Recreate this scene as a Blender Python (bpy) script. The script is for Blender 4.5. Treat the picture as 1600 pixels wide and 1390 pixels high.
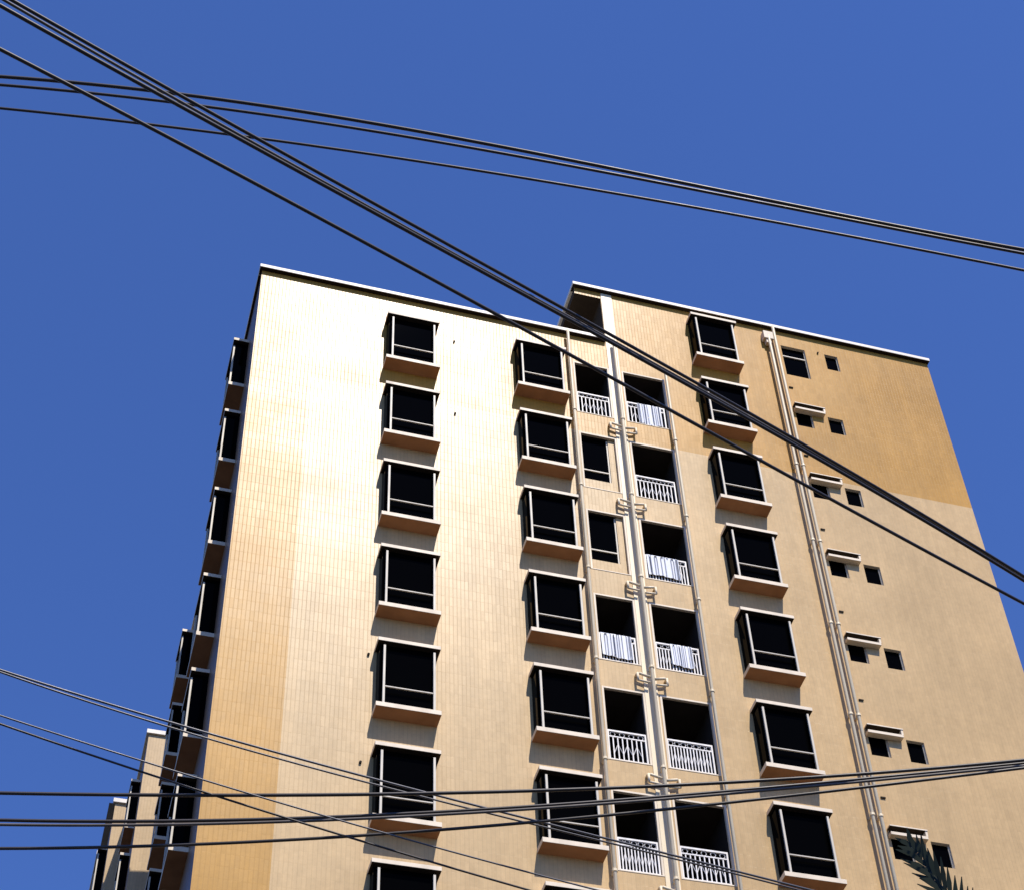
import bpy, bmesh, math, random
import numpy as np
from mathutils import Matrix, Vector

random.seed(7)
for o in list(bpy.data.objects):
    bpy.data.objects.remove(o)
sc = bpy.context.scene
COL = sc.collection
R_ = math.radians

# ------------------------------------------------------------------ camera
ZO = 40.66                       # ground is z = 0, the lens is 1.6 m above it
CAM = np.array([-9.27164, -28.76718, -39.05954 + ZO])
F_PX, PPX, PPY = 2961.63, 954.0, 855.0          # on a 1600 x 1390 picture
ROT = np.array([[0.9527342399, -0.2960057988, -0.0683961637],
                [-0.1737049542, -0.7154574973, 0.6767179312],
                [0.2492469799, 0.6328515913, 0.7330585286]])   # right, up, forward
cd = bpy.data.cameras.new('camera')
cam = bpy.data.objects.new('camera', cd)
COL.objects.link(cam)
m = Matrix.Identity(4)
for i in range(3):
    m[i][0], m[i][1], m[i][2], m[i][3] = ROT[0][i], ROT[1][i], -ROT[2][i], CAM[i]
cam.matrix_world = m
cd.sensor_fit = 'HORIZONTAL'
cd.sensor_width = 36.0
cd.lens = F_PX / 1600 * 36
cd.shift_x = -(PPX - 800) / 1600
cd.shift_y = (PPY - 695) / 1600
cd.clip_start, cd.clip_end = 0.05, 3000
sc.camera = cam

# ------------------------------------------------------------------ light
SUN = Vector((0.21, -1.0, 1.50)).normalized()      # towards the sun
elev = math.asin(SUN.z)
azim = math.atan2(SUN.x, SUN.y)
w = bpy.data.worlds.new('World')
sc.world = w
w.use_nodes = True
nt = w.node_tree
nt.nodes.clear()
wo = nt.nodes.new('ShaderNodeOutputWorld')
bg = nt.nodes.new('ShaderNodeBackground')
sky = nt.nodes.new('ShaderNodeTexSky')
sky.sky_type = 'NISHITA'
sky.sun_disc = False
sky.sun_elevation = elev
sky.sun_rotation = azim
sky.altitude = 800
sky.air_density = 1.0
sky.dust_density = 0.3
sky.ozone_density = 3.0
bg.inputs['Strength'].default_value = 0.118
tint = nt.nodes.new('ShaderNodeMix')
tint.data_type, tint.blend_type = 'RGBA', 'MULTIPLY'
tint.inputs[0].default_value = 1.0
tint.inputs[7].default_value = (0.62, 0.85, 1.42, 1)      # the deep film-like blue of the whole sky
nt.links.new(sky.outputs[0], tint.inputs[6])
nt.links.new(tint.outputs[2], bg.inputs[0])
nt.links.new(bg.outputs[0], wo.inputs[0])

sd = bpy.data.lights.new('sun', 'SUN')
sd.energy = 5.0
sd.angle = R_(0.53)
sd.color = (1.0, 0.92, 0.80)
so = bpy.data.objects.new('sun', sd)
so.rotation_euler = (-SUN).to_track_quat('-Z', 'Y').to_euler()
so.location = (0, -40, 80)
COL.objects.link(so)

sc.view_settings.view_transform = 'Standard'
sc.view_settings.look = 'None'
sc.view_settings.gamma = 1.0
sc.view_settings.use_curve_mapping = False
sc.view_settings.exposure = 0.22


# ------------------------------------------------------------------ pixels to places
def ray(x, y):
    return ROT.T @ np.array([(x - PPX) / F_PX, -(y - PPY) / F_PX, 1.0])


def on_z(x, y, z):
    d = ray(x, y)
    return CAM + d * ((z - CAM[2]) / d[2])


# ------------------------------------------------------------------ materials
def mat(name, base, rough=0.6, spec=0.4, metal=0.0):
    mt = bpy.data.materials.new(name)
    mt.use_nodes = True
    b = mt.node_tree.nodes['Principled BSDF']
    b.inputs['Base Color'].default_value = (*base, 1)
    b.inputs['Roughness'].default_value = rough
    b.inputs['Specular IOR Level'].default_value = spec
    b.inputs['Metallic'].default_value = metal
    return mt


class N:
    """small node helper"""
    def __init__(self, mt):
        self.t = mt.node_tree
        self.b = self.t.nodes['Principled BSDF']

    def new(self, kind, **kw):
        n = self.t.nodes.new(kind)
        for k, v in kw.items():
            setattr(n, k, v)
        return n

    def put(self, v, sock):
        if isinstance(v, (int, float, tuple)):
            sock.default_value = v
        else:
            self.t.links.new(v, sock)

    def math(self, op, a, b=0.0, c=None, clamp=False):
        n = self.new('ShaderNodeMath', operation=op, use_clamp=clamp)
        self.put(a, n.inputs[0])
        self.put(b, n.inputs[1])
        if c is not None:
            self.put(c, n.inputs[2])
        return n.outputs[0]

    def mix(self, f, a, b, blend='MIX'):
        n = self.new('ShaderNodeMix', data_type='RGBA', blend_type=blend)
        self.put(f, n.inputs[0])
        self.put(a, n.inputs[6])
        self.put(b, n.inputs[7])
        return n.outputs[2]

    def noise(self, vec, scale, detail=4, rough=0.55):
        n = self.new('ShaderNodeTexNoise')
        n.inputs['Scale'].default_value = scale
        n.inputs['Detail'].default_value = detail
        n.inputs['Roughness'].default_value = rough
        self.put(vec, n.inputs['Vector'])
        return n.outputs['Fac']

    def ramp(self, f, lo, hi, a=0.0, b=1.0):
        n = self.new('ShaderNodeMapRange')
        self.put(f, n.inputs[0])
        for i, v in enumerate((lo, hi, a, b)):
            n.inputs[i + 1].default_value = v
        return n.outputs[0]


BEIGE = (0.53, 0.362, 0.175)
OCHRE = (0.455, 0.242, 0.05)
PAINT_Z = -0.93 + ZO
PAINT_X = -5.375


def tiled_wall(name, along, beige=BEIGE, ochre=OCHRE, split=True, rough=0.335, spec=0.17):
    """glazed strip tiles; `along` is the horizontal axis of the wall (0 = x, 1 = y)"""
    mt = mat(name, beige, rough, spec)
    n = N(mt)
    g = n.new('ShaderNodeNewGeometry')
    pos = g.outputs['Position']
    sp = n.new('ShaderNodeSeparateXYZ')
    n.put(pos, sp.inputs[0])
    u, z = sp.outputs[along], sp.outputs[2]
    su, sz = n.math('DIVIDE', u, 0.092), n.math('DIVIDE', z, 0.30)
    fu, fz = n.math('FRACT', su), n.math('FRACT', sz)
    gu = n.math('LESS_THAN', fu, 0.2)
    gz = n.math('MULTIPLY', n.math('LESS_THAN', fz, 0.045), 0.18)
    groove = n.math('MAXIMUM', gu, gz)
    cell = n.new('ShaderNodeCombineXYZ')
    n.put(n.math('FLOOR', su), cell.inputs[0])
    n.put(n.math('FLOOR', sz), cell.inputs[1])
    wn = n.new('ShaderNodeTexWhiteNoise', noise_dimensions='3D')
    n.put(cell.outputs[0], wn.inputs['Vector'])
    col = n.mix(0.0, (*beige, 1), (*ochre, 1))
    if split:
        a = n.math('GREATER_THAN', z, PAINT_Z)
        b = n.math('LESS_THAN', u, PAINT_X)
        col = n.mix(n.math('MAXIMUM', a, b), (*beige, 1), (*ochre, 1))
    # tile to tile tone, broad fading, rain streaks
    t1 = n.ramp(wn.outputs[0], 0, 1, 0.965, 1.03)
    t2 = n.ramp(n.noise(pos, 0.35, 5), 0.3, 0.7, 0.88, 1.08)
    mp = n.new('ShaderNodeMapping')
    mp.inputs['Scale'].default_value = (3.2, 3.2, 0.13)
    n.put(pos, mp.inputs['Vector'])
    t3 = n.ramp(n.noise(mp.outputs[0], 1.0, 6, 0.65), 0.35, 0.72, 1.02, 0.91)
    t4 = n.ramp(n.noise(pos, 9.0, 3), 0.3, 0.7, 0.95, 1.05)
    tone = n.math('MULTIPLY', n.math('MULTIPLY', t1, t2), n.math('MULTIPLY', t3, t4))
    tone = n.math('MULTIPLY', tone, n.math('MULTIPLY_ADD', groove, -0.085, 1.0))
    comb = n.new('ShaderNodeCombineColor')
    for i in range(3):
        n.put(tone, comb.inputs[i])
    col = n.mix(1.0, col, comb.outputs[0], 'MULTIPLY')
    n.put(col, n.b.inputs['Base Color'])
    n.put(n.math('ADD', n.ramp(n.noise(pos, 0.8, 4), 0.3, 0.7, -0.03, 0.035),
                 n.math('MULTIPLY_ADD', groove, 0.12, rough)), n.b.inputs['Roughness'])
    bp = n.new('ShaderNodeBump')
    bp.inputs['Strength'].default_value = 0.22
    bp.inputs['Distance'].default_value = 0.01
    wc = n.new('ShaderNodeSeparateColor')
    n.put(wn.outputs['Color'], wc.inputs[0])
    tilt_u = n.math('MULTIPLY', n.math('SUBTRACT', wc.outputs[0], 0.5), n.math('MULTIPLY', fu, 0.55))
    tilt_z = n.math('MULTIPLY', n.math('SUBTRACT', wc.outputs[1], 0.5), n.math('MULTIPLY', fz, 1.1))
    h = n.math('ADD', n.math('MULTIPLY', groove, -1.0), n.math('ADD', tilt_u, tilt_z))
    n.put(h, bp.inputs['Height'])
    n.put(bp.outputs[0], n.b.inputs['Normal'])
    return mt


def worn(name, base, rough=0.6, spec=0.35, amount=0.12, scale=2.5, metal=0.0):
    mt = mat(name, base, rough, spec, metal)
    n = N(mt)
    g = n.new('ShaderNodeNewGeometry')
    mp = n.new('ShaderNodeMapping')
    mp.inputs['Scale'].default_value = (1, 1, 0.35)
    n.put(g.outputs['Position'], mp.inputs['Vector'])
    f = n.noise(mp.outputs[0], scale, 6, 0.6)
    t = n.ramp(f, 0.3, 0.75, 1.0 + amount * 0.4, 1.0 - amount)
    comb = n.new('ShaderNodeCombineColor')
    for i in range(3):
        n.put(t, comb.inputs[i])
    n.put(n.mix(1.0, (*base, 1), comb.outputs[0], 'MULTIPLY'), n.b.inputs['Base Color'])
    n.put(n.ramp(f, 0.2, 0.8, rough - 0.08, rough + 0.1), n.b.inputs['Roughness'])
    return mt


M = {
    'wall': tiled_wall('glazed_strip_tile_front', 0),
    'side': tiled_wall('strip_tile_side_shade_tone', 1, split=False, beige=(0.20, 0.125, 0.075), spec=0.3),  # wall tile darkened so the colour itself carries the side's shade
    'rear': tiled_wall('weathered_tile_rear', 0, split=False, beige=(0.50, 0.355, 0.19)),
    'white': worn('cream_painted_concrete', (0.70, 0.59, 0.44), 0.55, 0.35, 0.16),
    'coping': worn('white_coping_paint', (0.74, 0.68, 0.58), 0.5, 0.35, 0.12),
    'soffit': worn('soffit_shade_brown', (0.30, 0.15, 0.075), 0.8, 0.1, 0.3, 1.5),  # shade and warm bounce under the sills mixed into the colour
    'frame': worn('white_aluminium_frame', (0.54, 0.49, 0.40), 0.5, 0.3, 0.1, 6),
    'pipe': worn('cream_pvc_pipe', (0.72, 0.60, 0.40), 0.45, 0.4, 0.15, 1.2),
    'branch': worn('buff_pvc_pipe', (0.74, 0.62, 0.43), 0.5, 0.4, 0.2, 3),
    'rail': worn('white_painted_iron', (0.74, 0.71, 0.67), 0.5, 0.4, 0.2, 8),
    'glass': mat('dark_window_glass', (0.0012, 0.0012, 0.0013), 0.015, 0.008),
    'room': worn('plaster_shade_painted_in', (0.045, 0.036, 0.03), 0.9, 0.1, 0.3, 1.0),  # recess shade put into the plaster colour so openings read black
    'loggia': worn('loggia_concrete_shade_tone', (0.055, 0.038, 0.024), 0.9, 0.1, 0.3, 1.0),  # shade inside the loggia painted in with a very dark base
    'roof': worn('grey_roof_screed', (0.30, 0.29, 0.27), 0.9, 0.2, 0.2),
    'painted_shade': mat('dark_painted_shade', (0.028, 0.02, 0.014), 0.9, 0.1),  # near-black stands in for shade under copings, hoods and in canopy slots
    'vent': mat('dark_vent_hole', (0.03, 0.025, 0.02), 0.9, 0.1),
    'cloth': worn('white_cotton', (0.80, 0.81, 0.83), 0.85, 0.1, 0.08, 6),
    'cable': worn('black_cable_sheath', (0.032, 0.025, 0.022), 0.42, 0.45, 0.3, 9),
    'cable_grey': worn('weathered_grey_cable', (0.10, 0.085, 0.075), 0.5, 0.4, 0.3, 9),
    'wire': worn('bare_aluminium_wire', (0.10, 0.10, 0.11), 0.4, 0.5, 0.2, 9, 0.4),
    'asphalt': worn('asphalt', (0.055, 0.054, 0.052), 0.9, 0.2, 0.35, 0.8),
    'leaf': worn('dark_palm_leaf', (0.014, 0.020, 0.010), 0.5, 0.15, 0.3, 4),
    'trunk': worn('palm_bark', (0.14, 0.11, 0.08), 0.9, 0.2, 0.4, 4),
    'concrete': worn('pole_concrete', (0.34, 0.33, 0.31), 0.85, 0.2, 0.25, 2),
}


# ------------------------------------------------------------------ mesh helpers
class MB:
    def __init__(self):
        self.v, self.f, self.mi = [], [], []

    def quad(self, a, b, c, d, mi=0):
        i = len(self.v)
        self.v += [tuple(a), tuple(b), tuple(c), tuple(d)]
        self.f.append((i, i + 1, i + 2, i + 3))
        self.mi.append(mi)

    def box(self, x0, x1, y0, y1, z0, z1, mi=0, bottom=None):
        i = len(self.v)
        self.v += [(x0, y0, z0), (x1, y0, z0), (x1, y1, z0), (x0, y1, z0),
                   (x0, y0, z1), (x1, y0, z1), (x1, y1, z1), (x0, y1, z1)]
        for k, q in enumerate(((0, 3, 2, 1), (4, 5, 6, 7), (0, 1, 5, 4), (1, 2, 6, 5), (2, 3, 7, 6), (3, 0, 4, 7))):
            self.f.append(tuple(i + j for j in q))
            self.mi.append(bottom if (k == 0 and bottom is not None) else mi)
        return self

    def tube(self, pts, r, n=10, mi=0, taper=None):
        pts = [Vector(p) for p in pts]
        rings = []
        prev = None
        for k, p in enumerate(pts):
            d = (pts[min(k + 1, len(pts) - 1)] - pts[max(k - 1, 0)]).normalized()
            ref = Vector((0, 0, 1)) if abs(d.z) < 0.95 else Vector((1, 0, 0))
            if prev is None:
                a = d.cross(ref).normalized()
            else:
                a = (prev - d * prev.dot(d)).normalized()
            prev = a
            b = d.cross(a)
            rr = r if taper is None else r * taper[k]
            i0 = len(self.v)
            for j in range(n):
                t = 2 * math.pi * j / n
                self.v.append(tuple(p + (a * math.cos(t) + b * math.sin(t)) * rr))
            rings.append(i0)
        for a, b in zip(rings, rings[1:]):
            for j in range(n):
                self.f.append((a + j, a + (j + 1) % n, b + (j + 1) % n, b + j))
                self.mi.append(mi)
        for i0, rev in ((rings[0], True), (rings[-1], False)):
            f = tuple(range(i0, i0 + n))
            self.f.append(f[::-1] if rev else f)
            self.mi.append(mi)
        return self

    def mesh(self, name, mats, bevel=0.0, smooth=False):
        me = bpy.data.meshes.new(name)
        me.from_pydata(self.v, [], self.f)
        for mt in mats:
            me.materials.append(M[mt] if isinstance(mt, str) else mt)
        me.polygons.foreach_set('material_index', self.mi)
        me.polygons.foreach_set('use_smooth', [smooth] * len(self.f))
        bm = bmesh.new()
        bm.from_mesh(me)
        bmesh.ops.recalc_face_normals(bm, faces=bm.faces)
        if bevel:
            bmesh.ops.bevel(bm, geom=list(bm.edges), offset=bevel, segments=2, profile=0.5, affect='EDGES')
        bm.to_mesh(me)
        bm.free()
        me.update()
        return me


def obj(name, me, parent=None, loc=(0, 0, 0), label=None):
    o = bpy.data.objects.new(name, me)
    COL.objects.link(o)
    o.location = loc
    if parent is not None:
        o.parent = parent
    if label:
        o['label'] = label
    return o


def tag(o, label, cat, group=None):
    o['label'], o['category'] = label, cat
    if group:
        o['group'] = group
    return o


# ------------------------------------------------------------------ ground
g = MB()
g.quad((-900, -900, 0), (900, -900, 0), (900, 900, 0), (-900, 900, 0))
go = obj('ground', g.mesh('ground', ['asphalt']))
go['kind'] = 'structure'

# ------------------------------------------------------------------ the apartment building
WY = 0.40                 # plane of the front wall; bay fronts are at y = 0
XL, XR = -6.83, 12.93     # front corners
XN, XP = 1.90, 2.67       # open roof corner of the higher half
ROOF1, ROOF2 = 3.19, 5.56
FLOORS = list(range(0, 9))

bld = bpy.data.objects.new('apartment_building', None)
COL.objects.link(bld)
tag(bld, 'tall beige and ochre tiled apartment building with bay windows, filling the lower middle', 'building')


def zf(fl, z=0.0):
    return ZO - 3.0 * fl + z


L_OPEN = (1.66, 2.68)
R_OPEN = (3.04, 4.28)
OP_Z = (-0.15, 2.02)
holes = []
for fl in FLOORS:
    holes.append((*L_OPEN, zf(fl, OP_Z[0]), zf(fl, OP_Z[1])))
    holes.append((*R_OPEN, zf(fl, OP_Z[0]), zf(fl, OP_Z[1])))
D_X, D_Z = (8.12, 8.62), (1.22, 2.0)
E_X, E_Z = (9.10, 9.56), (1.19, 1.87)
small = []
for fl in FLOORS:
    small.append((*D_X, zf(fl, D_Z[0]), zf(fl, D_Z[1]), 'D'))
    small.append((*E_X, zf(fl, E_Z[0]), zf(fl, E_Z[1]), 'E'))
small.append((8.12, 8.87, zf(-1, 0.52), zf(-1, 1.90), 'T'))
small.append((9.49, 9.90, zf(-1, 1.20), zf(-1, 1.91), 'E'))
holes += [s[:4] for s in small]


def front_wall(x0, x1, z0, z1, y, hs):
    xs = sorted({x0, x1, *[v for h in hs for v in h[:2] if x0 < v < x1]})
    zs = sorted({z0, z1, *[v for h in hs for v in h[2:4] if z0 < v < z1]})
    b = MB()
    for xa, xb in zip(xs, xs[1:]):
        for za, zb in zip(zs, zs[1:]):
            cx, cz = (xa + xb) / 2, (za + zb) / 2
            if any(h[0] < cx < h[1] and h[2] < cz < h[3] for h in hs):
                continue
            b.quad((xa, y, za), (xb, y, za), (xb, y, zb), (xa, y, zb))
    return b


def part_wall(name, b, mats, label=None):
    return obj(name, b.mesh(name, mats), bld, label=label)


z1, z2 = ROOF1 + ZO, ROOF2 + ZO
part_wall('wall', front_wall(XL, XP, 0, z1, WY, holes), ['wall'], 'front wall of the lower half, ochre border round pale beige tiles')
part_wall('wall', front_wall(XP, XR, 0, z2, WY, holes), ['wall'], 'front wall of the higher half, ochre top over pale beige tiles')
b = MB()
b.quad((XN, WY, z2 - 0.27), (XP, WY, z2 - 0.27), (XP, WY, z2), (XN, WY, z2))
part_wall('roof_beam', b, ['wall'])
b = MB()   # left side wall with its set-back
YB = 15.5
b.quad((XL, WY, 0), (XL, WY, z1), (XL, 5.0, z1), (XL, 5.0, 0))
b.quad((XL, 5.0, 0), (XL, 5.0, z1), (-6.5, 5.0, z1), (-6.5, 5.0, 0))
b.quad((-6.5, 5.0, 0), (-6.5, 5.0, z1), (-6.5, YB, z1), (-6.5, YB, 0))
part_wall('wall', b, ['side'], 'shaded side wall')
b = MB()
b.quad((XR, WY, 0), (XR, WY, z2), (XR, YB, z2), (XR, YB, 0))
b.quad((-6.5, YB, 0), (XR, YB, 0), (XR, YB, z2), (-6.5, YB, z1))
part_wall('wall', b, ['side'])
b = MB()
b.quad((XL, WY, z1 - 0.02), (XP, WY, z1 - 0.02), (XP, 5.0, z1 - 0.02), (XL, 5.0, z1 - 0.02))
b.quad((-6.5, 5.0, z1 - 0.02), (XP, 5.0, z1 - 0.02), (XP, YB, z1 - 0.02), (-6.5, YB, z1 - 0.02))
b.quad((XN, WY, z2 - 0.02), (XR, WY, z2 - 0.02), (XR, YB, z2 - 0.02), (XN, YB, z2 - 0.02))
part_wall('roof', b, ['roof'])
# loggia under the roof corner of the higher half: open to the front and to the left
b = MB()
b.quad((XP, WY, z1), (XP, 2.0, z1), (XP, 2.0, z2 - 0.03), (XP, WY, z2 - 0.03))
b.quad((XN, 2.0, z1), (XP, 2.0, z1), (XP, 2.0, z2 - 0.03), (XN, 2.0, z2 - 0.03))
b.quad((XN, 2.0, z1), (XN, 2.0, z2 - 0.03), (XN, YB, z2 - 0.03), (XN, YB, z1))
b.quad((XN, WY + 0.01, z2 - 0.27), (XP, WY + 0.01, z2 - 0.27), (XP, 2.0, z2 - 0.27), (XN, 2.0, z2 - 0.27))
b.quad((XN, WY + 0.01, z2 - 0.27), (XN, WY + 0.01, z2 - 0.03), (XN, 2.0, z2 - 0.03), (XN, 2.0, z2 - 0.27))
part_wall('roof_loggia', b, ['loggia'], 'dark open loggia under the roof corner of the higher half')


def coping(x0, x1, z, h=0.13, ov=0.13):
    b = MB()
    b.box(x0, x1, WY - ov, WY + 0.16, z, z + h, 0, 1)  # dark underside face paints the shade line below the coping
    return obj('coping', b.mesh('coping', ['coping', 'painted_shade'], 0.012), bld)


coping(XL - 0.075, XP - 0.003, z1)
coping(XN - 0.075, XR + 0.04, z2)
b = MB()
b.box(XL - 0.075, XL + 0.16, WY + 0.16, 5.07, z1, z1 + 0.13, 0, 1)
obj('coping', b.mesh('coping', ['coping', 'painted_shade'], 0.012), bld)
b = MB()
b.box(-6.575, -6.34, 5.0, YB, z1 + 0.003, z1 + 0.127)
obj('coping', b.mesh('coping', ['coping'], 0.012), bld)
b = MB()
b.box(XN - 0.075, XN + 0.16, WY + 0.16, YB, z2, z2 + 0.13)
obj('coping', b.mesh('coping', ['coping'], 0.012), bld)
b = MB()
b.box(XP + 0.01, XP + 0.33, WY - 0.018, WY + 0.1, 0, z2 - 0.03)
obj('pilaster', b.mesh('pilaster', ['pipe'], 0.004), bld, label='narrow pale pilaster between the two stacks of balconies')

# ---- bay windows (local origin: left end of the sill, wall side, underside of the sill)
BW, HW, HZ, BD = 1.41, 1.387, 1.915, WY
G0, G1 = 0.15, 1.25                       # glazed box from / to


def bay_meshes():
    fr = MB()
    px = ((0.14, 0.19), (1.237, 1.287))
    for a, c in px:
        fr.box(a, c, -BD + 0.02, -BD + 0.065, 0.121, HZ - 0.10)
    fr.box(0.191, 1.236, -BD + 0.03, -BD + 0.064, 0.60, 0.631)
    frame = fr.mesh('bay_window', ['frame'], 0.004)
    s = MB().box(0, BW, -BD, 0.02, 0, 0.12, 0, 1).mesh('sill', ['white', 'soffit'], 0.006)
    h = MB().box(0.013, 0.013 + HW, -BD, 0.02, HZ, HZ + 0.10, 0, 1).mesh('hood', ['white', 'painted_shade'], 0.006)
    pf = MB().box(0.076, 1.276, -BD + 0.15, -BD + 0.16, 0.121, HZ - 0.001).mesh('pane', ['glass'])
    pl = MB().box(0.065, 0.075, -BD + 0.075, 0.01, 0.121, HZ - 0.001).mesh('pane', ['glass'])
    pr = MB().box(1.277, 1.287, -BD + 0.067, 0.01, 0.121, HZ - 0.001).mesh('pane', ['glass'])
    return frame, (('sill', s), ('hood', h), ('pane', pf), ('pane', pl), ('pane', pr))


BAY = bay_meshes()


def put_bay(parent, loc, rz=0.0):
    o = obj('bay_window', BAY[0], parent, loc)
    o.rotation_euler.z = rz
    for nm, me in BAY[1]:
        obj(nm, me, o)
    return o


for x in (-3.524, -0.0415):
    for fl in FLOORS:
        put_bay(bld, (x, WY, zf(fl)))
for fl in [-1] + FLOORS:
    put_bay(bld, (5.2065, WY, zf(fl)))
# bays on the shaded side wall (turned to face -x)
for fl in FLOORS:
    put_bay(bld, (XL, 3.25, zf(fl)), -math.pi / 2)
for fl in FLOORS:
    put_bay(bld, (-6.5, 14.3, zf(fl)), -math.pi / 2)

# ---- balconies
DEEP = 2.2


def balcony_room(x0, x1):
    b = MB()
    wd, h0, h1 = x1 - x0, OP_Z[0], OP_Z[1]
    b.quad((0, 0, h0), (0, DEEP, h0), (0, DEEP, h1), (0, 0, h1))
    b.quad((wd, 0, h0), (wd, DEEP, h0), (wd, DEEP, h1), (wd, 0, h1))
    b.quad((0, DEEP, h0), (wd, DEEP, h0), (wd, DEEP, h1), (0, DEEP, h1))
    b.quad((0, 0, h0), (wd, 0, h0), (wd, DEEP, h0), (0, DEEP, h0))
    b.quad((0, 0, h1), (wd, 0, h1), (wd, DEEP, h1), (0, DEEP, h1))
    return b.mesh('balcony', ['room'])


def frame_mesh(wd, h0, h1, t=0.05):
    b = MB()
    b.box(0, t, -0.012, 0.06, h0, h1)
    b.box(wd - t, wd, -0.012, 0.06, h0, h1)
    b.box(t, wd - t, -0.012, 0.06, h1 - t, h1)
    b.box(t, wd - t, -0.012, 0.06, h0, h0 + 0.03)
    return b.mesh('opening_frame', ['white'], 0.004)


def railing_mesh(wd, dense):
    b = MB()
    h0, h1 = OP_Z[0] + 0.05, 0.76
    b.box(0, wd, 0.03, 0.07, h1 - 0.045, h1)
    b.box(0, wd, 0.035, 0.065, h0, h0 + 0.035)
    b.box(0, wd, 0.035, 0.065, h1 - 0.20, h1 - 0.17)
    for k in (0, wd - 0.035):
        b.box(k, k + 0.035, 0.03, 0.07, h0, h1 - 0.046)
    step = 0.075 if dense else 0.11
    n = int((wd - 0.07) / step)
    for i in range(1, n + 1):
        x = 0.0175 + i * (wd - 0.035) / (n + 1)
        b.box(x - 0.013, x + 0.013, 0.04, 0.062, h0 + 0.036, h1 - 0.201)
        if i % 2:                                      # scrolls in the top band
            r = 0.06
            pts = [(x + r * math.cos(t), 0.05, h1 - 0.108 + r * math.sin(t)) for t in np.linspace(0, 2 * math.pi, 9)]
            b.tube(pts, 0.009, 4)
    # small collars and diagonals in the middle of the panel
    zc = (h0 + h1 - 0.2) / 2
    for i in range(1, n):
        xa = 0.0175 + i * (wd - 0.035) / (n + 1)
        xb = 0.0175 + (i + 1) * (wd - 0.035) / (n + 1)
        s = 0.14 if i % 2 else -0.14
        b.tube([(xa, 0.051, zc - s), (xb, 0.051, zc + s)], 0.010, 4)
    return b.mesh('railing', ['rail'])


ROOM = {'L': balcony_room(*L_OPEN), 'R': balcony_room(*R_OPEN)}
FRM = {'L': frame_mesh(L_OPEN[1] - L_OPEN[0], *OP_Z), 'R': frame_mesh(R_OPEN[1] - R_OPEN[0], *OP_Z)}
RAIL = {('L', 0): railing_mesh(0.90, False), ('L', 1): railing_mesh(0.90, True),
        ('R', 0): railing_mesh(1.08, False), ('R', 1): railing_mesh(1.08, True)}
b = MB()
wd = L_OPEN[1] - L_OPEN[0]
b.box(0.80, wd - 0.051, 0.07, 0.15, OP_Z[0], OP_Z[1] - 0.051)
b.box(0.051, 0.80, 0.07, 0.15, OP_Z[0], 0.28)
INFILL = b.mesh('infill_wall', [tiled_wall('infill_tile', 0)])
b = MB()
b.box(0.051, 0.80, 0.10, 0.13, 0.28, 0.31)
b.box(0.051, 0.80, 0.10, 0.13, 0.66, 0.70)
b.box(0.76, 0.80, 0.10, 0.13, 0.31, 0.66)
b.box(0.76, 0.80, 0.10, 0.13, 0.70, 1.96)
WFRAME = b.mesh('window', ['frame'])
WPANE = MB().box(0.052, 0.80, 0.131, 0.14, 0.29, 1.96).mesh('pane', ['glass'])
for fl in FLOORS:
    for side, x0 in (('L', L_OPEN[0]), ('R', R_OPEN[0])):
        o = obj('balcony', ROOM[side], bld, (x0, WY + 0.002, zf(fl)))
        obj('opening_frame', FRM[side], o)
        if side == 'L' and fl in (1, 2):
            obj('infill_wall', INFILL, o)
            wn_ = obj('window_frame', WFRAME, o)
            obj('pane', WPANE, o)
        else:
            dense = 1 if (side, fl) in (('R', 2), ('L', 3), ('R', 3), ('R', 4), ('L', 5)) else 0
            obj('railing', RAIL[(side, dense)], o, (0.055, 0, 0))

# ---- small windows on the right
def pane_recess(wd, h, kind):
    b = MB()
    d = 0.11
    b.quad((0, 0, 0), (0, d, 0), (0, d, h), (0, 0, h))
    b.quad((wd, 0, 0), (wd, d, 0), (wd, d, h), (wd, 0, h))
    b.quad((0, 0, 0), (wd, 0, 0), (wd, d, 0), (0, d, 0))
    b.quad((0, 0, h), (wd, 0, h), (wd, d, h), (0, d, h))
    win = b.mesh('window', ['white'])
    p = MB().box(0.0, wd, d - 0.02, d - 0.004, 0.0, h).mesh('pane', ['glass'])
    f = MB()
    if kind == 'T':
        f.box(0.0, wd, d - 0.06, d - 0.021, h * 0.68, h * 0.68 + 0.04)
    else:
        f.box(0.0, wd, d - 0.05, d - 0.021, 0.0, 0.02)
    f.box(wd - 0.02, wd, d - 0.05, d - 0.022, 0.021, h)
    return win, p, f.mesh('frame', ['frame'])


cache = {}
for x0, x1, za, zb, kind in small:
    k = (round(x1 - x0, 3), round(zb - za, 3), kind)
    if k not in cache:
        cache[k] = pane_recess(x1 - x0, zb - za, kind)
    o = obj('window', cache[k][0], bld, (x0, WY + 0.001, za))
    obj('pane', cache[k][1], o)
    obj('frame', cache[k][2], o)
b = MB()
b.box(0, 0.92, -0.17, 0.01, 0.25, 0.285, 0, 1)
b.box(0.02, 0.90, -0.02, 0.01, 0.101, 0.249, 1)  # shade of the slot, painted as a dark backing strip
b.box(0.0, 0.90, -0.16, 0.01, 0.02, 0.10, 0)
b.box(0.86, 0.915, -0.155, 0.01, 0.101, 0.249, 0)
CANOPY = b.mesh('window_canopy', ['white', 'painted_shade'], 0.004)
for fl in FLOORS:
    obj('window_canopy', CANOPY, bld, (8.07, WY, zf(fl, 1.76)))

# ---- drain pipes with their branches and brackets
STAND = 0.16


def drain(x, ztop, r, nclips=True, y=WY):
    b = MB().tube([(x, y - STAND, 0), (x, y - STAND, ztop - 0.12), (x, y - STAND, ztop)], r, 12)
    o = obj('drain_pipe', b.mesh('drain_pipe', ['pipe'], smooth=True), bld)
    return o


CLIP = {}


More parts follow.
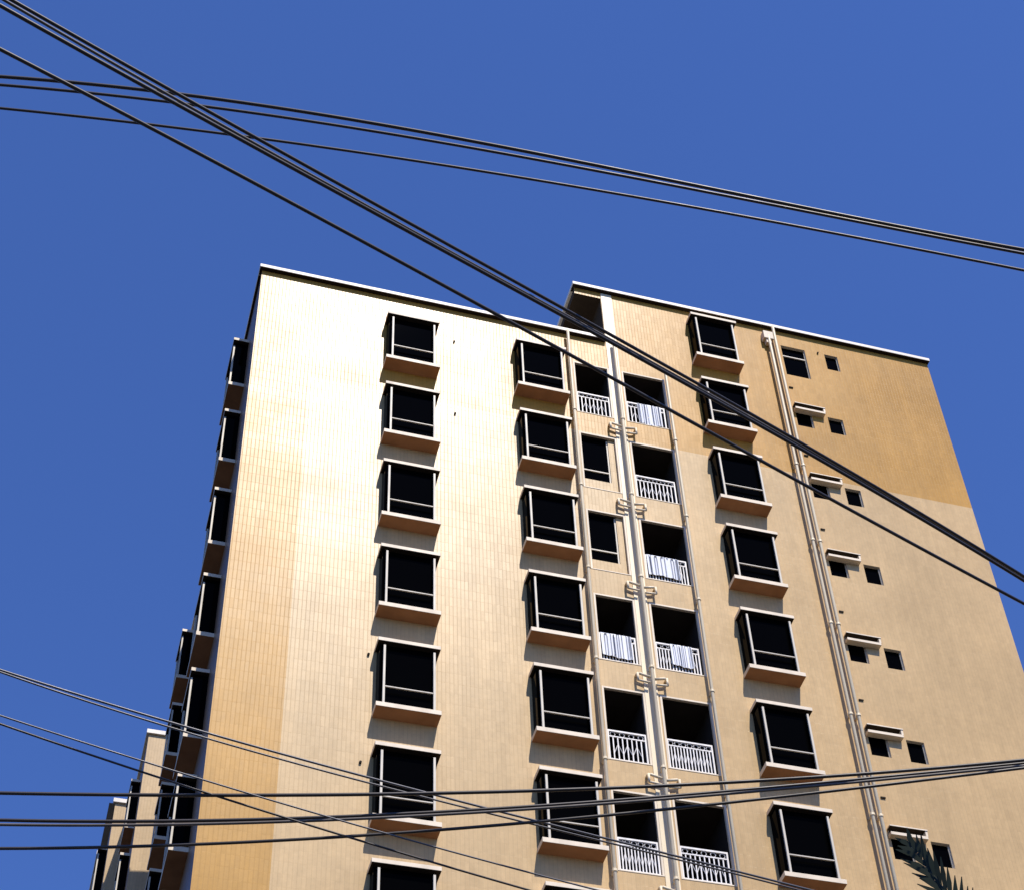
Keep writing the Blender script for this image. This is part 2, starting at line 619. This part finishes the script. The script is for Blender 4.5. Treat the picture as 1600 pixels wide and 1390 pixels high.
def clips(o, x, r, zs):
    if r not in CLIP:
        b = MB()
        b.tube([(0, -STAND, -0.03), (0, -STAND, 0.03)], r + 0.018, 12)
        b.box(-0.02, 0.02, -STAND + r, 0.005, -0.02, 0.02)
        CLIP[r] = b.mesh('pipe_collar', ['pipe'], smooth=False)
    for z in zs:
        obj('pipe_collar', CLIP[r], o, (x, WY, z))


p1 = drain(1.535, z1 - 0.02, 0.043)
p2 = drain(2.855, z2 - 2.4, 0.047)
p3 = drain(4.275, z1 - 1.0, 0.041)
p4a = drain(7.70, z2 - 0.55, 0.045)
p4 = drain(7.90, z2 - 0.03, 0.045)
for o, x, r in ((p1, 1.535, 0.043), (p2, 2.855, 0.047), (p3, 4.275, 0.041), (p4a, 7.70, 0.045), (p4, 7.90, 0.045)):
    clips(o, x, r, [zf(fl, -0.75 if x > 4 else -0.3) for fl in FLOORS if zf(fl) > 1])
b = MB()
for s in (-1, 1):
    xa = 0.0 if s < 0 else 0.0
    pts = [(0, 0.0, 0.10), (0, -0.10, 0.10), (s * 0.05, -0.135, 0.09), (s * 0.30, -0.135, 0.02)] if s > 0 else \
          [(0, 0.0, 0.10), (0, -0.10, 0.10), (-0.05, -0.135, 0.09), (-0.30, -0.135, 0.02)]
    bb = MB().tube(pts, 0.034, 8)
    bb.tube([(0, -0.135, 0.10), (0, -0.135, -0.13)], 0.03, 8)
    bb.tube([(0, -0.135, -0.12), (s * 0.28, -0.135, -0.15)], 0.027, 8)
    if s > 0:
        BR_R = bb.mesh('branch_pipe', ['branch'], smooth=True)
    else:
        BR_L = bb.mesh('branch_pipe', ['branch'], smooth=True)
for fl in FLOORS:
    obj('branch_pipe', BR_R, p2, (2.51, WY, zf(fl, -0.62)))
    obj('branch_pipe', BR_L, p2, (3.21, WY, zf(fl, -0.66)))
b = MB()
b.box(-0.17, 0.13, -0.20, 0.0, 0.0, 0.34)
b.box(-0.10, 0.06, -0.16, -0.02, -0.16, 0.0)
obj('rainwater_hopper', b.mesh('rainwater_hopper', ['white'], 0.01), p4a, (7.71, WY, z2 - 0.72))

# ---- vent holes and little outlet stubs
STUB = MB().tube([(0, 0.01, 0), (0, -0.045, 0)], 0.028, 8).mesh('vent_stub', ['vent'])
for x, z in ((-1.64, 1.77), (-1.64, -1.28), (-3.64, -10.2), (-3.73, -13.29), (9.28, 4.88)):
    obj('vent_stub', STUB, bld, (x, WY, z + ZO))
STUB2 = MB().box(-0.07, 0.05, -0.03, 0.01, -0.02, 0.02).mesh('vent_stub', ['vent'])
for fl in FLOORS:
    obj('vent_stub', STUB2, bld, (8.16, WY, zf(fl, 2.90 + (0.02 * (fl % 3)))))

# side wall drain pipe
b = MB().tube([(XL - 0.09, 4.75, 0), (XL - 0.09, 4.75, z1 - 0.05)], 0.06, 10)
obj('drain_pipe', b.mesh('drain_pipe', ['pipe'], smooth=True), bld)
b = MB().tube([(-6.6, 9.5, 0), (-6.6, 9.5, z1 - 0.05)], 0.07, 10)
obj('drain_pipe', b.mesh('drain_pipe', ['pipe'], smooth=True), bld)

# ------------------------------------------------------------------ rear building, stepping out to the left
rear = bpy.data.objects.new('rear_apartment_building', None)
COL.objects.link(rear)
rear.location = (0, 0, 0)
tag(rear, 'stepped pale apartment building peeking out behind the shaded left side of the tall one', 'building')
WINGS = ((-7.15, 19.2, 22.9), (-7.75, 22.9, 25.85), (-7.95, 25.85, 40.0))
XE = 6.0
for k, (x, ya, yb) in enumerate(WINGS):
    zt = z1 + 0.02
    b = MB()
    b.quad((x, ya, 0), (XE if k == 0 else -6.9, ya, 0), (XE if k == 0 else -6.9, ya, zt), (x, ya, zt))
    obj('wall', b.mesh('wall', ['rear']), rear)
    b = MB()
    b.quad((x, ya, 0), (x, yb, 0), (x, yb, zt), (x, ya, zt))
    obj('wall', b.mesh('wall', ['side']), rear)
    b = MB()
    b.box(x - 0.08, XE + 0.08 if k == 0 else x + 0.8, ya - 0.08, ya + 0.15, zt, zt + 0.17)
    obj('coping', b.mesh('coping', ['coping'], 0.01), rear)
    b = MB()
    b.box(x - 0.08, x + 0.15, ya + 0.15, yb - 0.09, zt, zt + 0.17)
    obj('coping', b.mesh('coping', ['coping'], 0.01), rear)
    if k < 2:
        for fl in FLOORS:
            put_bay(rear, (x + 0.1, ya + 2.3, zf(fl)), -math.pi / 2)
b = MB()
b.quad((-7.15, 19.2, z1), (XE, 19.2, z1), (XE, 40, z1), (-7.15, 40, z1))
b.quad((-7.95, 22.9, z1), (-7.15, 22.9, z1), (-7.15, 40, z1), (-7.95, 40, z1))
obj('roof', b.mesh('roof', ['roof']), rear)
b = MB()
b.quad((XE, 19.2, 0), (XE, 40, 0), (XE, 40, z1), (XE, 19.2, z1))
b.quad((-7.95, 40, 0), (XE, 40, 0), (XE, 40, z1), (-7.95, 40, z1))
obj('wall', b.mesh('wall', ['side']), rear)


# ------------------------------------------------------------------ washing on the balcony rails
def sheet(x0, x1, ztop, zbot, seed):
    """cloth folded over the top rail and hanging down its outer side"""
    rnd = random.Random(seed)
    nx, nz = 26, 9
    b = MB()
    ph = [rnd.uniform(0, 6.28) for _ in range(3)]
    V = []
    prof = [(0.085, ztop - 0.22), (0.084, ztop - 0.08), (0.075, ztop + 0.005), (0.05, ztop + 0.012), (0.024, ztop + 0.004)]
    for j in range(nz):
        t = j / (nz - 1)
        prof.append((0.018 - 0.01 * t, ztop - 0.02 - (ztop - 0.02 - zbot) * t))
    for j, (y, z) in enumerate(prof):
        row = []
        for i in range(nx):
            s = i / (nx - 1)
            x = x0 + (x1 - x0) * s
            k = max(0, (j - 4) / nz)
            wv = (math.sin(s * 19 + ph[0]) * 0.5 + math.sin(s * 41 + ph[1]) * 0.3) * 0.022 * k
            dz = 0.025 * math.sin(s * 5 + ph[2]) * k
            row.append((x, y + wv - 0.016 * k, z + dz))
        V.append(row)
    for j in range(len(V) - 1):
        for i in range(nx - 1):
            b.quad(V[j][i], V[j][i + 1], V[j + 1][i + 1], V[j + 1][i])
    me = b.mesh('sheet', ['cloth'], smooth=True)
    bm = bmesh.new()
    bm.from_mesh(me)
    bmesh.ops.remove_doubles(bm, verts=bm.verts, dist=1e-5)
    bm.to_mesh(me)
    bm.free()
    return me


for side, fl, a, c, bot, lab in (
        ('R', 0, 0.36, 1.02, -0.10, 'white sheet drying over the topmost right-hand balcony railing'),
        ('R', 2, 0.10, 0.92, 0.02, 'pale sheet covering the third balcony railing from the top, right-hand stack'),
        ('L', 3, 0.10, 0.84, 0.00, 'pale sheet hung over the second railing from the top, left-hand balcony stack'),
        ('R', 3, 0.42, 0.95, 0.05, 'white cloth hung on part of the fourth right-hand balcony railing from the top')):
    x0 = (L_OPEN if side == 'L' else R_OPEN)[0]
    o = obj('hanging_sheet', sheet(a, c, 0.765, bot, fl * 7 + 3), None, (x0, WY + 0.002, zf(fl)))
    tag(o, lab, 'sheet', 'washing on the balconies')


# ------------------------------------------------------------------ overhead cables
def cable(pts, h1, h2, px, label, material='cable', ext=9.0, deg=3):
    a, e = on_z(*pts[0], h1), on_z(*pts[-1], h2)
    u = (e - a)[:2]
    L = np.linalg.norm(u)
    u = u / L
    nrm = np.array([-u[1], u[0], 0.0])
    S, Z = [], []
    for q in pts:
        d = ray(*q)
        P = CAM + d * (((a - CAM) @ nrm) / (d @ nrm))
        S.append((P - a)[:2] @ u)
        Z.append(P[2])
    deg = min(deg, len(pts) - 1)
    c = np.polyfit(S, Z, deg)
    dc = np.polyder(c)
    line = []
    for s in np.linspace(0, L, 48):
        line.append((*(a[:2] + u * s), np.polyval(c, s)))
    # on past the edges of the picture with the slope they have there, easing into a sag
    s0, s1 = float(np.polyval(dc, 0)), float(np.polyval(dc, L))
    pre = [(*(a[:2] - u * t), line[0][2] - s0 * t + 0.006 * t * t) for t in np.linspace(ext, 0.3, 12)]
    post = [(*(a[:2] + u * (L + t)), line[-1][2] + s1 * t + 0.006 * t * t) for t in np.linspace(0.3, ext, 12)]
    dist = np.linalg.norm((a + e) / 2 - CAM)
    r = px / F_PX * dist / 2
    b = MB().tube(pre + line + post, r, 8)
    o = obj('overhead_cable', b.mesh('overhead_cable', [material], smooth=True))
    tag(o, label, 'cable', 'overhead cables')
    return o


cable([(22.7, 4.5), (90.6, 42), (226.6, 118), (320.8, 170), (440, 234), (697, 381), (870, 483), (1112, 610), (1317, 727), (1547, 869), (1600, 899)],
      8.2, 8.2, 5.6, 'upper strand of the thick black cable bundle crossing from top left to right edge')
cable([(0, 13), (60, 44), (105.7, 66.5), (240, 139), (366, 211), (440, 249), (672, 384), (760, 432), (870, 493), (1112, 619), (1317, 736), (1547, 876), (1600, 906)],
      8.15, 8.15, 6.2, 'lower strand of the thick black cable bundle crossing from top left to right edge')
cable([(0, -2), (105.7, 60), (240, 133), (366, 205), (440, 244), (697, 392), (870, 490), (1112, 616), (1317, 732), (1600, 903)],
      8.3, 8.3, 4.5, 'thin brownish strand inside the thick cable bundle descending from top left', 'cable_grey')
cable([(0, 78.5), (90.6, 125), (151, 151), (234, 201), (290.6, 229), (366, 270), (560, 375), (760, 483), (883, 551), (1037, 634), (1105, 672), (1265.5, 760), (1401.5, 838), (1600, 941.5)],
      8.0, 8.0, 6.0, 'single thin black cable running just below the thick descending bundle')
cable([(0, 121), (90.6, 127), (226, 138), (300, 151), (440, 170), (800, 234), (1200, 312), (1389, 351), (1600, 391)],
      9.3, 8.6, 6.0, 'upper of the two close black cables arching over the roof in the sky')
cable([(0, 132), (110, 143), (240, 157), (330, 170), (440, 182), (800, 241), (1200, 320), (1389, 357), (1600, 396)],
      9.25, 8.55, 5.0, 'lower of the two close black cables arching over the roof in the sky')
cable([(0, 167), (151, 187), (275, 202), (351, 211), (570, 238), (800, 272), (1000, 309), (1200, 348.6), (1400, 384), (1600, 421.6)],
      9.0, 8.4, 4.6, 'lowest thin dark cable of those arching above the roof in the sky')
cable([(0, 1043), (150, 1093), (260, 1133), (400, 1166), (576, 1206), (680, 1239), (800, 1275), (970, 1315), (1061, 1341), (1240, 1381)],
      7.6, 7.2, 3.6, 'pale thin wire slanting down from lower left, the upper of its pair', 'wire')
cable([(0, 1048), (150, 1098), (260, 1139), (400, 1173.5), (586, 1224), (700, 1250), (800, 1280), (970, 1320), (1061, 1346), (1240, 1386)],
      7.6, 7.2, 3.0, 'pale thin wire slanting down from lower left, the lower of its pair', 'wire')
cable([(0, 1117), (112, 1152.5), (225, 1190), (316, 1216), (420, 1249), (520, 1277), (609, 1302), (682, 1324), (800, 1355), (880, 1376)],
      7.4, 7.0, 2.8, 'thin dark wire over the shaded corner, upper of the second slanting pair', 'wire')
cable([(0, 1130), (112.5, 1169), (225, 1206), (321.5, 1237), (455, 1279), (546, 1309), (682, 1347), (800, 1382), (840, 1394)],
      7.4, 7.0, 3.4, 'thin dark wire over the shaded corner, lower of the second slanting pair', 'cable')
cable([(0, 1238), (281, 1241.6), (400, 1241.5), (800, 1235.5), (1026, 1227.7), (1200, 1216), (1351, 1209), (1426, 1203), (1600, 1186)],
      7.2, 7.6, 5.6, 'topmost of the level black cables across the bottom of the picture')
cable([(0, 1279.6), (151, 1284), (306, 1281), (520, 1274), (765, 1264), (951, 1252), (1127, 1234), (1275, 1222), (1426, 1211), (1600, 1191)],
      7.2, 7.6, 5.4, 'second of the level black cables across the bottom of the picture')
cable([(0, 1288), (151, 1288), (306, 1286), (520, 1280), (765, 1268), (951, 1256), (1127, 1238), (1275, 1226), (1426, 1214), (1600, 1195)],
      7.15, 7.55, 4.6, 'third level cable, brownish, hugging the second near the bottom', 'cable_grey')
cable([(0, 1325), (120, 1323), (306, 1318), (400, 1315), (576, 1303), (800, 1287), (1026, 1264), (1200, 1246.5), (1351, 1230), (1452, 1216), (1600, 1199)],
      7.1, 7.5, 5.0, 'lowest of the level black cables across the bottom of the picture')

# ------------------------------------------------------------------ palm, only a frond tip shows at the bottom right
crown = on_z(1640, 1640, 5.6)
base = Vector((crown[0] + 0.25, crown[1] - 0.15, 0.0))
crown = Vector(crown)
palm = bpy.data.objects.new('palm_tree', None)
COL.objects.link(palm)
palm.location = base
tag(palm, 'dark palm tree whose frond tip pokes up at the bottom right', 'palm tree')
pts, tp = [], []
for k in range(14):
    t = k / 13
    p = base.lerp(crown, t) + Vector((0.12 * math.sin(t * 2.2), 0.05 * math.sin(t * 3), 0)) * (1 - t)
    pts.append(p - base)
    tp.append((1.25 - 0.5 * t) * (1.0 + (0.08 if k % 2 else 0)))
obj('trunk', MB().tube(pts, 0.13, 12, taper=tp).mesh('trunk', ['trunk'], smooth=True), palm)


def frond(start, end, rise, n=26, leaf=0.45, seed=0, face=Vector((0, 0, 1)), spread=(0.75, 0.45), w0=0.016):
    rnd = random.Random(seed)
    b = MB()
    start, end = Vector(start), Vector(end)
    L = (end - start).length
    P = []
    for k in range(n + 1):
        t = k / n
        P.append(start.lerp(end, t) + Vector((0, 0, rise * 4 * t * (1 - t))))
    b.tube(P, 0.016, 6, taper=[1.2 - 1.0 * k / n for k in range(n + 1)])
    for k in range(3, n + 1):
        t = k / n
        d = (P[k] - P[k - 1]).normalized()
        side = d.cross(face).normalized()
        up = side.cross(d)
        ln = leaf * (0.55 + 0.6 * math.sin(math.pi * min(1, t * 0.85 + 0.1))) * rnd.uniform(0.85, 1.15)
        for s in (-1, 1):
            ang = spread[0] - spread[1] * t + rnd.uniform(-0.12, 0.12)
            dr = (d * math.cos(ang) + side * s * math.sin(ang) + up * rnd.uniform(0.05, 0.3)).normalized()
            wv = dr.cross(up).normalized()
            q0 = P[k]
            q1 = q0 + dr * ln * 0.45
            q2 = q0 + dr * ln - Vector((0, 0, 0.10 * ln))
            b.quad(q0 - wv * w0 * 0.5, q0 + wv * w0 * 0.5, q1 + wv * w0, q1 - wv * w0)
            b.quad(q1 - wv * w0, q1 + wv * w0, q2 + wv * 0.002, q2 - wv * 0.002)
    return b.mesh('frond', ['leaf'])


tip = Vector(on_z(1425, 1322, 7.0))
obj('frond', frond(crown - base, tip - base, 0.04, 24, 0.20, 1, (Vector(CAM) - tip).normalized(), (0.55, 0.25), 0.013), palm, label='frond whose tip shows in the picture')
for k in range(9):
    a = 0.9 + k * 0.62
    dv = Vector((math.cos(a), math.sin(a), 0))
    if dv.dot((tip - crown).normalized()) > 0.75:
        continue
    e = crown + dv * 1.35 + Vector((0, 0, -0.75))
    obj('frond', frond(crown - base, e - base, 0.28, 20, 0.42, k + 5), palm)
